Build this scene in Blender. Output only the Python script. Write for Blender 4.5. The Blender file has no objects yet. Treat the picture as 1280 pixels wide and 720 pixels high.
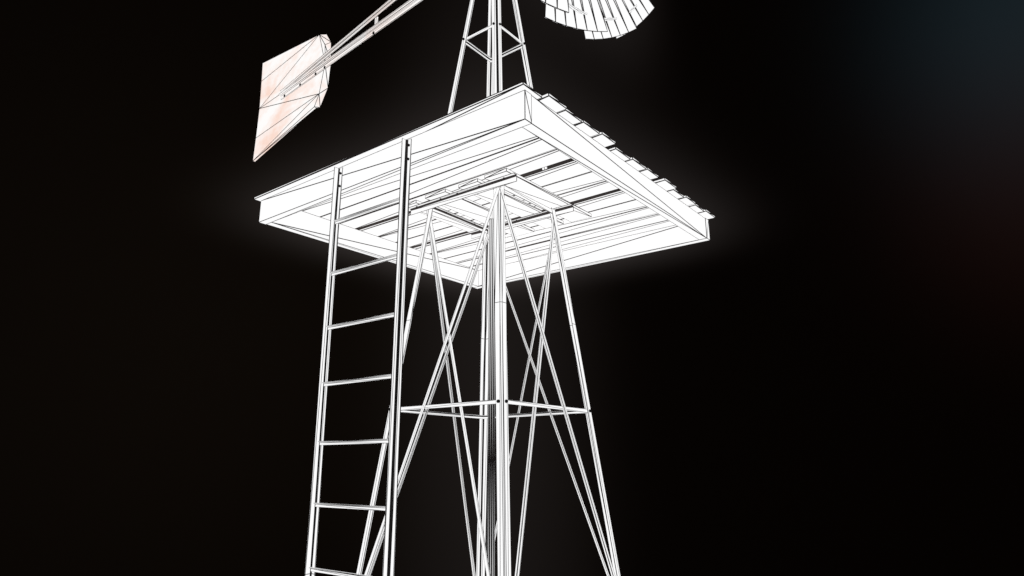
import bpy, math, random
from mathutils import Vector, Matrix
random.seed(7)
S = bpy.context.scene
COL = S.collection
G = 4.2                      # height of the platform frame's underside above the tower's feet

# ------------------------------------------------------------------ materials
def drawn(name, width, rust=0.0, base=(1.0, 1.0, 1.0), line=(0.006, 0.005, 0.005)):
    """Self-lit white enamel with every mesh edge inked in black (world-space line width)."""
    m = bpy.data.materials.new(name)
    m.use_nodes = True
    m.cycles.emission_sampling = 'NONE'
    nt = m.node_tree
    nt.nodes.clear()
    N, L = nt.nodes.new, nt.links.new
    out = N('ShaderNodeOutputMaterial')
    em = N('ShaderNodeEmission')
    em.inputs['Strength'].default_value = 1.0
    wf = N('ShaderNodeWireframe')
    wf.use_pixel_size = False
    wf.inputs['Size'].default_value = width
    mix = N('ShaderNodeMix')
    mix.data_type = 'RGBA'
    mix.inputs['A'].default_value = (*base, 1)
    mix.inputs['B'].default_value = (*line, 1)
    L(wf.outputs[0], mix.inputs['Factor'])
    if rust:
        tc = N('ShaderNodeTexCoord')
        mp = N('ShaderNodeMapping')
        mp.inputs['Scale'].default_value = (1.0, 0.62, 1.0)
        n1 = N('ShaderNodeTexNoise')
        n1.inputs['Scale'].default_value = 1.9
        n1.inputs['Detail'].default_value = 5
        n1.inputs['Roughness'].default_value = 0.62
        n2 = N('ShaderNodeTexNoise')
        n2.inputs['Scale'].default_value = 11
        n2.inputs['Detail'].default_value = 4
        L(tc.outputs['Object'], mp.inputs[0])
        L(mp.outputs[0], n1.inputs['Vector'])
        L(mp.outputs[0], n2.inputs['Vector'])
        add = N('ShaderNodeMath'); add.operation = 'MULTIPLY_ADD'
        add.inputs[1].default_value = 0.35
        L(n2.outputs[0], add.inputs[0]); L(n1.outputs[0], add.inputs[2])
        rp = N('ShaderNodeValToRGB')
        e = rp.color_ramp.elements
        e[0].position = 0.57; e[0].color = (1, 0.985, 0.97, 1)
        e[1].position = 0.88; e[1].color = (0.97, 1 - 0.33 * rust, 1 - 0.45 * rust, 1)
        L(add.outputs[0], rp.inputs[0])
        L(rp.outputs[0], mix.inputs['A'])
    L(mix.outputs['Result'], em.inputs['Color'])
    L(em.outputs[0], out.inputs['Surface'])
    return m

WOOD = drawn('white_timber', 0.0085)
PLANK = drawn('white_deck_boards', 0.0112)
STEEL = drawn('white_steel', 0.0047)
THIN = drawn('white_thin_steel', 0.0029)
BLADE = drawn('white_sheet_metal', 0.0112)
PIPE = drawn('fluted_pipe_steel', 0.0085)
RUST = drawn('rust_stained_sheet', 0.0105, 0.85)
RUST2 = drawn('rust_stained_steel', 0.0043, 0.55)
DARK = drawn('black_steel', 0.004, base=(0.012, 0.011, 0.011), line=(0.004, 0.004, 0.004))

# ------------------------------------------------------------------ helpers
def thing(name, label, cat, loc=(0, 0, 0)):
    o = bpy.data.objects.new(name, None)
    o.empty_display_size = 0.3
    o.location = loc
    COL.objects.link(o)
    o['label'] = label
    o['category'] = cat
    return o

class MB:
    def __init__(s):
        s.v = []; s.f = []; s.mi = []
    def add(s, vs, fs, mi=None):
        b = len(s.v)
        s.v += [tuple(v) for v in vs]
        s.f += [tuple(b + i for i in f) for f in fs]
        s.mi += list(mi) if mi else [0] * len(fs)
        return s
    def build(s, name, mats, parent, label=None):
        """World-space vertices; the object sits at its own bounding centre under its parent."""
        if not isinstance(mats, (list, tuple)): mats = [mats]
        lo = [min(v[i] for v in s.v) for i in range(3)]
        hi = [max(v[i] for v in s.v) for i in range(3)]
        c = Vector([(a + b) / 2 for a, b in zip(lo, hi)])
        me = bpy.data.meshes.new(name)
        me.from_pydata([tuple(Vector(v) - c) for v in s.v], [], s.f)
        for m in mats: me.materials.append(m)
        for p, k in zip(me.polygons, s.mi): p.material_index = k
        me.update()
        o = bpy.data.objects.new(name, me)
        COL.objects.link(o)
        o.parent = parent
        base = Vector((0, 0, 0))
        q = parent
        while q:
            base += q.location
            q = q.parent
        o.location = c - base
        if label: o['label'] = label
        return o

def box_mb(mb, p, flip=()):
    """p = 8 corners: bottom 0-3 anticlockwise, top 4-7. flip: faces whose diagonal runs the other way."""
    fs = [(0, 3, 2, 1), (4, 5, 6, 7), (0, 1, 5, 4), (1, 2, 6, 5), (2, 3, 7, 6), (3, 0, 4, 7)]
    out = []
    for i, f in enumerate(fs):
        if i in flip: f = f[1:] + f[:1]
        out.append(f)
    return mb.add(p, out)

def box(x0, x1, y0, y1, z0, z1, flip=(), mb=None):
    p = [(x0, y0, z0), (x1, y0, z0), (x1, y1, z0), (x0, y1, z0), (x0, y0, z1), (x1, y0, z1), (x1, y1, z1), (x0, y1, z1)]
    return box_mb(mb or MB(), p, flip)

def angle(ps, xd, yd, a, a2, t, b, c, mb=None, dark_inner=True, dark_outer=()):
    """L-section bar through the points ps; flanges run along xd (length a) and yd (length a2)."""
    mb = mb or MB()
    xd, yd = Vector(xd), Vector(yd)
    prof = [(b, 0), (a, 0), (a, t), (t + c, t), (t, t + c), (t, a2), (0, a2), (0, b)]
    vs = []
    for p in ps:
        vs += [Vector(p) + xd * x + yd * y for x, y in prof]
    fs, mi = [], []
    n = len(prof)
    for k in range(len(ps) - 1):
        for i in range(n):
            j = (i + 1) % n
            fs.append((k * n + i, k * n + j, (k + 1) * n + j, (k + 1) * n + i))
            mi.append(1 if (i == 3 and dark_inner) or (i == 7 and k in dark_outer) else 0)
    e = (len(ps) - 1) * n
    for o in (0, e):                       # end caps as two flange rectangles and the corner
        fs += [(o + 0, o + 1, o + 2, o + 3), (o + 7, o + 4, o + 5, o + 6), (o + 0, o + 3, o + 4, o + 7)]
        mi += [0, 0, 0]
    return mb.add(vs, fs, mi)

def tube(p0, p1, r, n, mb=None, r1=None, rings=None):
    mb = mb or MB()
    p0, p1 = Vector(p0), Vector(p1)
    d = (p1 - p0).normalized()
    x = d.orthogonal().normalized(); y = d.cross(x)
    r1 = r if r1 is None else r1
    ts = [0] + (rings or []) + [1]
    vs = []
    for t in ts:
        rr = r + (r1 - r) * t
        vs += [p0.lerp(p1, t) + x * rr * math.cos(2 * math.pi * i / n) + y * rr * math.sin(2 * math.pi * i / n) for i in range(n)]
    fs = []
    for k in range(len(ts) - 1):
        fs += [(k * n + i, k * n + (i + 1) % n, (k + 1) * n + (i + 1) % n, (k + 1) * n + i) for i in range(n)]
    fs += [tuple(range(n)), tuple((len(ts) - 1) * n + i for i in range(n))]
    return mb.add(vs, fs)

def bolt(p, d, parent, r=0.013, h=0.012):
    d = Vector(d).normalized()
    return tube(Vector(p), Vector(p) + d * h, r, 6).build('bolt', DARK, parent)

# ------------------------------------------------------------------ wooden platform
W, H = 3.0, 0.2094
plat = thing('wooden_platform', 'square raised deck of white planks in a board frame, around the tower', 'platform', (1.5, 1.5, G))
T = 0.072
# boards along v (y) run full length, boards along u (x) butt between them
box(0, T, 0, W, G, G + H, flip=(5, 2)).build('frame_board', WOOD, plat)
box(W - T, W, 0, W, G, G + H, flip=(3,)).build('frame_board', WOOD, plat)
box(T, W - T, 0.004, 0.004 + 0.078, G + 0.002, G + H - 0.002, flip=(2, 0)).build('frame_board', WOOD, plat)
box(T, W - T, W - 0.082, W - 0.004, G + 0.002, G + H - 0.002, flip=(4,)).build('frame_board', WOOD, plat)
pl = [(-.055, .150), (.159, .370), (.380, .585), (.594, .812), (.826, 1.022), (1.096, 1.325), (1.337, 1.562),
      (1.575, 1.778), (1.862, 2.085), (2.098, 2.313), (2.327, 2.525), (2.556, 2.757), (2.766, 2.985)]
v_end = [-.030, -.078, -.062, -.070, -.085, -.045, -.060, -.066, -.085, -.052, -.070, -.058, -.075]
lift = [0, .008, .004, .002, .006, .002, .007, .001, .006, .004, .005, .002, .006]
for i, (a, b) in enumerate(pl):
    z0 = G + H + 0.0015
    t = 0.020
    tw = lift[i] * .7
    v0, v1 = v_end[i], W + random.uniform(.015, .07)
    if i == 0: v1 = W + 0.025
    p = [(a, v0, z0), (b, v0, z0), (b, v1, z0), (a, v1, z0),
         (a, v0 + .004, z0 + t + tw), (b, v0 + .004, z0 + t + tw * .3), (b, v1, z0 + t + tw * .3), (a, v1, z0 + t + tw)]
    box_mb(MB(), p, flip=(0,) if i in (2, 6, 9) else ()).build('plank', PLANK, plat)
for (a, b, dx) in ((.817, 1.05, 0), (1.134, 1.352, .01), (1.497, 1.745, 0), (1.879, 2.03, .02)):
    box(.838 + dx, 2.15 - dx * .6, a, b, G + .1795, G + H, flip=(0,)).build('joist', WOOD, plat)

# ------------------------------------------------------------------ windmill: lattice tower, wheel and tail
CU, CV = 1.3588, 1.3915
S0, K = .4330, .1085
mill = thing('windmill', 'tall lattice steel windmill tower with bladed wheel and rust-stained tail vane', 'windmill', (CU, CV, 0))
def sz(z): return S0 - K * z
ZT, ZR, ZU, ZB, ZTOP = .17, -1.668, 1.901, -3.50, 3.05
corners = {'n': (-1, -1), 'l': (-1, 1), 'r': (1, -1), 'f': (1, 1)}
def P(n, z): return Vector((CU + n[0] * sz(z), CV + n[1] * sz(z), z + G))
LA = .064
for key, n in corners.items():
    splice = {'n': -.90, 'l': -.91, 'r': -.91, 'f': -.92}[key]
    ps = [P(n, -G), P(n, splice), P(n, ZT), P(n, ZTOP)]
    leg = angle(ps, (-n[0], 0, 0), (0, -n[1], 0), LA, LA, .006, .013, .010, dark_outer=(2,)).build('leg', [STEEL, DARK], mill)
    for z in (ZR, ZU):
        c = P(n, z)
        bolt(c + Vector((-n[0] * .036, 0, 0)), (0, n[1], 0), leg)
        bolt(c + Vector((0, -n[1] * .036, 0)), (n[0], 0, 0), leg)
faces = [('n', 'l'), ('n', 'r'), ('l', 'f'), ('r', 'f')]
def inward(a, b):
    m = (Vector((*corners[a], 0)) + Vector((*corners[b], 0))) * .5
    return -m
for a, b in faces:
    na, nb = corners[a], corners[b]
    inn = inward(a, b)
    for z, w in ((ZR, .032), (ZU, .034), (ZB, .034)):
        d = (P(nb, z) - P(na, z)).normalized()
        p0 = P(na, z) + d * .012 + inn * .008 + Vector((0, 0, w / 2))
        p1 = P(nb, z) - d * .012 + inn * .008 + Vector((0, 0, w / 2))
        angle([p0, p1], (0, 0, -1), inn, w, w * .8, .005, .003, .008).build('crossbar', [THIN, DARK], mill)
    # crossed braces from the bearers down to the foot of the bay
    for k, (s, e) in enumerate(((a, b), (b, a))):
        p0, p1 = P(corners[s], .125), P(corners[e], ZB)
        d = (p1 - p0).normalized()
        side = d.cross(inn).normalized()
        off = inn * (-.007 if k == 0 else .012)
        w = .034 if (a, b) == ('n', 'l') else .026
        q0 = p0 + d * .012 + off - side * w / 2
        q1 = p1 - d * .03 + off - side * w / 2
        angle([q0, q1], side, inn, w, .02, .004, .003, .005, dark_inner=False).build('brace', [THIN, DARK], mill)
# bearers carrying the platform: L-bars with the flat flange on top and outwards
zt = G + .178
UB, UF = CU - sz(.13) - .004, CU + sz(.13) + .004
b1 = angle([(UB, .785, zt), (UB, 2.02, zt)], (0, 0, -1), (-1, 0, 0), .062, .045, .006, .004, .012).build('bearer', [STEEL, DARK], mill)
for v in (.90, 1.17, 1.42, 1.62, 1.92): bolt((UB - .026, v, zt - .008), (0, 0, -1), b1, .011)
b2 = angle([(UF, .785, zt), (UF, 2.02, zt)], (0, 0, -1), (-1, 0, 0), .062, .045, .006, .004, .016).build('bearer', [STEEL, DARK], mill)
for v in (.95, 1.42, 1.85): bolt((UF - .026, v, zt - .008), (0, 0, -1), b2, .011)
for y, s in ((CV - sz(.1) + .008, 1), (CV + sz(.1) - .008, -1)):
    t_ = angle([(UB + .012, y, zt - .012), (UF - .012, y, zt - .012)], (0, 0, -1), (0, s, 0), .045, .04, .006, .004, .012).build('bearer', [STEEL, DARK], mill)
    for u in (1.15, 1.55): bolt((u, y + s * .024, zt - .02), (0, 0, -1), t_, .010)
# pump pipe down the middle
tube((CU, CV, 0), (CU, CV, G + .05), .033, 12).build('pump_pipe', PIPE, mill)
tube((CU, CV, G + .05), (CU, CV, G + 3.2), .011, 6).build('pump_rod', THIN, mill)

# --- head: axes along the tail (AX) and across it (NN)
YB = math.radians(85.5)
AX = Vector((math.cos(YB), math.sin(YB), 0)); NN = Vector((math.sin(YB), -math.cos(YB), 0)); UP = Vector((0, 0, 1))
O = Vector((CU, CV, G))
def A(al, z, lat=0.0): return O + AX * al + NN * lat + UP * z
gear = MB()
ring = [(-.18, 3.02), (.20, 3.02), (.24, 3.30), (.12, 3.68), (-.20, 3.68), (-.26, 3.35)]
for s in (-.12, .12): gear.add([A(a, z, s) for a, z in ring], [tuple(range(6))])
gear.add([A(a, z, s) for s in (-.12, .12) for a, z in ring], [(i, (i + 1) % 6, 6 + (i + 1) % 6, 6 + i) for i in range(6)])
gear.build('gearbox', STEEL, mill)

# wheel: HW = its plane along the tail axis, HZ = hub height
HW, HZ, R = -.8486, 3.4465, 1.6965
wm = tube(A(HW - .10, HZ), A(HW + .12, HZ), .10, 14)
tube(A(HW + .1, HZ), A(-.2, HZ), .045, 10, wm)
wheel = wm.build('wheel', STEEL, mill)
WY = math.radians(83.74)                 # the wheel is turned a little out of line with the tail
WX, WN = Vector((math.cos(WY), math.sin(WY), 0)), Vector((math.sin(WY), -math.cos(WY), 0))
def WP(ang, r, dep=0.0): return O + WX * (HW + dep) + WN * (r * math.sin(ang)) + UP * (HZ - r * math.cos(ang))   # ang 0 = straight down, + = right
for rr, dp in ((R * .90, -.02), (R * .48, .02)):
    n = 54
    mb = MB(); vs = []
    for i in range(n):
        a = 2 * math.pi * i / n
        for (dr, dd) in ((-.009, -.012), (.009, -.012), (.009, .012), (-.009, .012)): vs.append(WP(a, rr + dr, dp + dd))
    fs = []
    for i in range(n):
        j = (i + 1) % n
        for k in range(4):
            fs.append((i * 4 + k, i * 4 + (k + 1) % 4, j * 4 + (k + 1) % 4, j * 4 + k))
    mb.add(vs, fs).build('rim', THIN, wheel)
for i in range(6):
    a = 2 * math.pi * (i + .3) / 6
    tube(WP(a, .09, .03), WP(a, R * .90, .02), .014, 6).build('spoke', THIN, wheel)
NB = 18
PH = math.radians(-11.37); HALF = math.radians(11.74); NS = 6
for i in range(NB):
    a0 = PH + 2 * math.pi * i / NB
    mb = MB(); vs = []
    for k in range(NS + 1):
        t = k / NS * 2 - 1                       # -1 left edge .. 1 right edge
        dep = -.0974 * t - .012 * (t * t - 1)       # pitched sheet, dished towards the wind
        for r in (R * .42, R):
            vs.append(WP(a0 + HALF * t, r, dep * (.55 + .45 * r / R)))
    n0 = len(vs)
    for k in range(NS + 1): vs.append(vs[2 * k + 1] + WX * .016 + (WP(a0, 1) - WP(a0, 1.006)))   # hem rolled back at the tip
    mb.add(vs, [(2 * k, 2 * k + 1, 2 * k + 3, 2 * k + 2) for k in range(NS)] + [(2 * k + 1, n0 + k, n0 + k + 1, 2 * k + 3) for k in range(NS)])
    mb.build('blade', BLADE, wheel)

# tail boom, stay and vane
LB = -.045
bm = angle([A(4.19, 3.013, LB), A(.15, 3.020, LB)], -UP, -NN, .078, .05, .012, .004, .012)
boom = bm.build('tail_boom', [RUST2, RUST2], mill)
for al in (4.08, 3.66, 3.27, 3.05, 1.98): bolt(A(al, 2.953, LB - .001), -NN, boom, .019, .02)
def slope(al): return 3.022 + (4.2 - al) * .0745
st = angle([A(4.18, slope(4.18) + .035, LB), A(.15, slope(.15) + .035, LB)], -UP, -NN, .05, .04, .008, .004, .008)
st.build('tail_stay', [RUST2, RUST2], mill)
box_mb(MB(), [A(1.99, 2.99, LB), A(1.96, 2.99, LB), A(1.96, 2.99, LB + .03), A(1.99, 2.99, LB + .03),
              A(1.99, 3.19, LB), A(1.96, 3.19, LB), A(1.96, 3.19, LB + .03), A(1.99, 3.19, LB + .03)]).build('tail_spacer', RUST2, mill)
vo = [(4.955, 3.887), (4.93, 3.56), (4.90, 3.084), (4.915, 2.60), (4.935, 2.233)]     # outer edge
vi = [(3.32, 3.600), (3.15, 3.36), (3.11, 3.06), (3.20, 2.64), (3.30, 2.485)]          # fold line near the mill
ve = [(3.22, 3.585), (3.09, 3.40), (3.05, 3.06), (3.08, 2.70), (3.24, 2.475)]         # tip of the folded edge
vm = MB(); vs = []
for lat, pts in ((-.025, vo), (-.025, vi), (.03, ve), (.012, vo), (.012, vi)):
    vs += [A(a, z, lat) for a, z in pts]
f = [(0, 1, 5), (1, 2, 5), (2, 7, 5), (5, 7, 6), (2, 8, 7), (2, 3, 8), (3, 4, 8), (4, 9, 8)]           # visible face, fanned like sheet panels
f += [(5 + k, 6 + k, 11 + k, 10 + k) for k in range(4)]                                # folded strip
f += [(15, 16, 20), (16, 17, 20), (17, 22, 21, 20), (17, 24, 23, 22), (17, 18, 24), (18, 19, 24)]
f += [(20 + k, 21 + k, 11 + k, 10 + k) for k in range(4)]
f += [(0, 5, 20, 15), (4, 9, 24, 19), (5, 10, 20), (9, 14, 24)] + [(k, k + 1, 16 + k, 15 + k) for k in range(4)]
vm.add(vs, f).build('tail_vane', RUST, mill, 'wide flared tail vane with salmon rust stains')

# ------------------------------------------------------------------ ladder
lad = thing('ladder', 'straight white steel ladder with thin rungs leaning on the deck edge', 'ladder', (-.03, 1.46, 0))
RT = G + .19
for v, fl, inner in ((1.862, .045, .007), (1.078, .050, .012)):
    rl = angle([(-.008, v, 0), (-.008, v, G - 2.835), (-.008, v, RT)], (-1, 0, 0), (0, -1, 0), .052, fl, .006, .004, inner).build('rail', [STEEL, DARK], lad)
    for z in (.03, .14): bolt((-.014, v - .032, G + z), (-1, 0, 0), rl, .010)
for k in range(10):
    z = G - .275 - .4222 * k
    if z < .1: break
    angle([(-.016, 1.080, z + .016), (-.016, 1.852, z + .016)], (0, 0, -1), (-1, 0, 0), .028, .020, .005, .003, .005, dark_inner=False).build('rung', [THIN, DARK], lad)

# ------------------------------------------------------------------ camera
f_, cx, cy, cz, yaw, pit, rol = 833.2053, -3.0479, -2.2745, -2.1128, .6634, .2590, -.0018
cam = bpy.data.cameras.new('camera')
cam.sensor_width = 36
cam.lens = f_ / 1280 * 36
cam.clip_end = 500
co = bpy.data.objects.new('camera', cam)
COL.objects.link(co)
fw = Vector((math.cos(pit) * math.cos(yaw), math.cos(pit) * math.sin(yaw), math.sin(pit)))
rt = Vector((math.sin(yaw), -math.cos(yaw), 0)); up = rt.cross(fw)
r2 = rt * math.cos(rol) + up * math.sin(rol); u2 = -rt * math.sin(rol) + up * math.cos(rol)
M = Matrix((r2, u2, -fw)).transposed().to_4x4()
M.translation = Vector((cx, cy, cz + G))
co.matrix_world = M
S.camera = co

SKY_GLOWS = [   # each is a spot on the dome (position, radius in metres, colour)
    (1300, 0, 2.1, (.0058, .0125, .0162)),
    (1330, 205, 2.2, (.0068, .0024, .0019)),
    (250, 420, 7.0, (.0027, .0020, .0013)),
]
BLOOM = [        # bloom around the white structure, put in as emitting volume: centre, half size, strength
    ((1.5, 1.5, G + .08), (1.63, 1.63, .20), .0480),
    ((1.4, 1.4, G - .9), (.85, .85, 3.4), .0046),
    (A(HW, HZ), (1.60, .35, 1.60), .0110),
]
# ------------------------------------------------------------------ night sky dome and bloom glow added as an emissive volume
def vmath(nt, op, a, b=None):
    n = nt.nodes.new('ShaderNodeVectorMath'); n.operation = op
    for i, q in enumerate((a, b)):
        if q is None: continue
        if isinstance(q, (tuple, list, Vector)): n.inputs[i].default_value = tuple(q)
        else: nt.links.new(q, n.inputs[i])
    return n
def smath(nt, op, a, b=None):
    n = nt.nodes.new('ShaderNodeMath'); n.operation = op
    for i, q in enumerate((a, b)):
        if q is None: continue
        if isinstance(q, (int, float)): n.inputs[i].default_value = q
        else: nt.links.new(q, n.inputs[i])
    return n.outputs[0]

DC, DR = Vector((.8, 1.2, G + .5)), 9.5
eye = Vector((cx, cy, cz + G))
def on_dome(px, py):
    d = (fw + r2 * ((px - 640) / f_) - u2 * ((py - 360) / f_)).normalized()
    b = d.dot(eye - DC)
    return eye + d * (-b + math.sqrt(b * b - (eye - DC).length_squared + DR * DR))

sm = bpy.data.materials.new('night_sky')
sm.use_nodes = True
sm.cycles.emission_sampling = 'NONE'
nt = sm.node_tree
nt.nodes.clear()
out = nt.nodes.new('ShaderNodeOutputMaterial')
em = nt.nodes.new('ShaderNodeEmission')
nt.links.new(em.outputs[0], out.inputs['Surface'])
geo = nt.nodes.new('ShaderNodeNewGeometry')
col = None
for px, py, size, c in SKY_GLOWS:
    d = vmath(nt, 'DISTANCE', geo.outputs['Position'], on_dome(px, py)).outputs['Value']
    e = smath(nt, 'EXPONENT', smath(nt, 'MULTIPLY', smath(nt, 'POWER', smath(nt, 'DIVIDE', d, size), 2.0), -1.0))
    sc = vmath(nt, 'SCALE', c)
    nt.links.new(e, sc.inputs['Scale'])
    col = vmath(nt, 'ADD', sc.outputs[0], (.0011, .0006, .0004) if col is None else col.outputs[0])
nt.links.new(col.outputs[0], em.inputs['Color'])
db = MB()
rows, seg = 24, 48
vs = [DC + Vector((0, 0, DR))]
for r in range(1, rows):
    t = math.pi * r / rows
    vs += [DC + DR * Vector((math.sin(t) * math.cos(2 * math.pi * k / seg), math.sin(t) * math.sin(2 * math.pi * k / seg), math.cos(t))) for k in range(seg)]
vs.append(DC - Vector((0, 0, DR)))
fs = [(0, 1 + k, 1 + (k + 1) % seg) for k in range(seg)]
for r in range(rows - 2):
    b = 1 + r * seg
    fs += [(b + k, b + seg + k, b + seg + (k + 1) % seg, b + (k + 1) % seg) for k in range(seg)]
b = 1 + (rows - 2) * seg
fs += [(b + k, len(vs) - 1, b + (k + 1) % seg) for k in range(seg)]
dome = db.add(vs, fs).build('sky', sm, None)
dome['kind'] = 'structure'

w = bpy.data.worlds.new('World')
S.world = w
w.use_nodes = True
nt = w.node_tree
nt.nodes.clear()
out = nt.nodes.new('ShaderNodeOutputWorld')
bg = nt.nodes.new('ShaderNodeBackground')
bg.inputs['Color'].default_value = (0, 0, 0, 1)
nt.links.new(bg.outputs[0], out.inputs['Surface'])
geo = nt.nodes.new('ShaderNodeNewGeometry')
def bloom_box(centre, size, amp):
    """A soft-edged box of emitted bloom: amp * exp(-(x^4 + y^4 + z^4)) in units of its size."""
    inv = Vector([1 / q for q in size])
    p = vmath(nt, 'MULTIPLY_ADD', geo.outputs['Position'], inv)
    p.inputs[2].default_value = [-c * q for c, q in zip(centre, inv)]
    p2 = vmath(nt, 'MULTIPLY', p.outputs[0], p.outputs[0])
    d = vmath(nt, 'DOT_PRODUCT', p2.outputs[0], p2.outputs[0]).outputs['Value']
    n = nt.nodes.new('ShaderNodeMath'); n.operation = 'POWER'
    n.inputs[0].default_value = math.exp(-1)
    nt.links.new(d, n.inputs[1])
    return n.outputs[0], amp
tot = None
for a in BLOOM:
    q, amp = bloom_box(*a)
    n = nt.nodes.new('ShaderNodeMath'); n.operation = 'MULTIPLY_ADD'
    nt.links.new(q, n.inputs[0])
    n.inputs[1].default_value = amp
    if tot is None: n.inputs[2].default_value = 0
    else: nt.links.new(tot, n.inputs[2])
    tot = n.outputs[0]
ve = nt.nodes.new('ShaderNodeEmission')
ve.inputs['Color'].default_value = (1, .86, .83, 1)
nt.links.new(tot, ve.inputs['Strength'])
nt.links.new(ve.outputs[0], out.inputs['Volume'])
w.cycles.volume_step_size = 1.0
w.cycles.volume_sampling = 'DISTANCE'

# ------------------------------------------------------------------ render settings
S.view_settings.view_transform = 'Standard'
S.view_settings.look = 'None'
S.view_settings.exposure = 0
S.cycles.max_bounces = 2
S.cycles.use_denoising = False
S.cycles.use_adaptive_sampling = True
S.cycles.adaptive_threshold = .02
S.cycles.adaptive_min_samples = 24
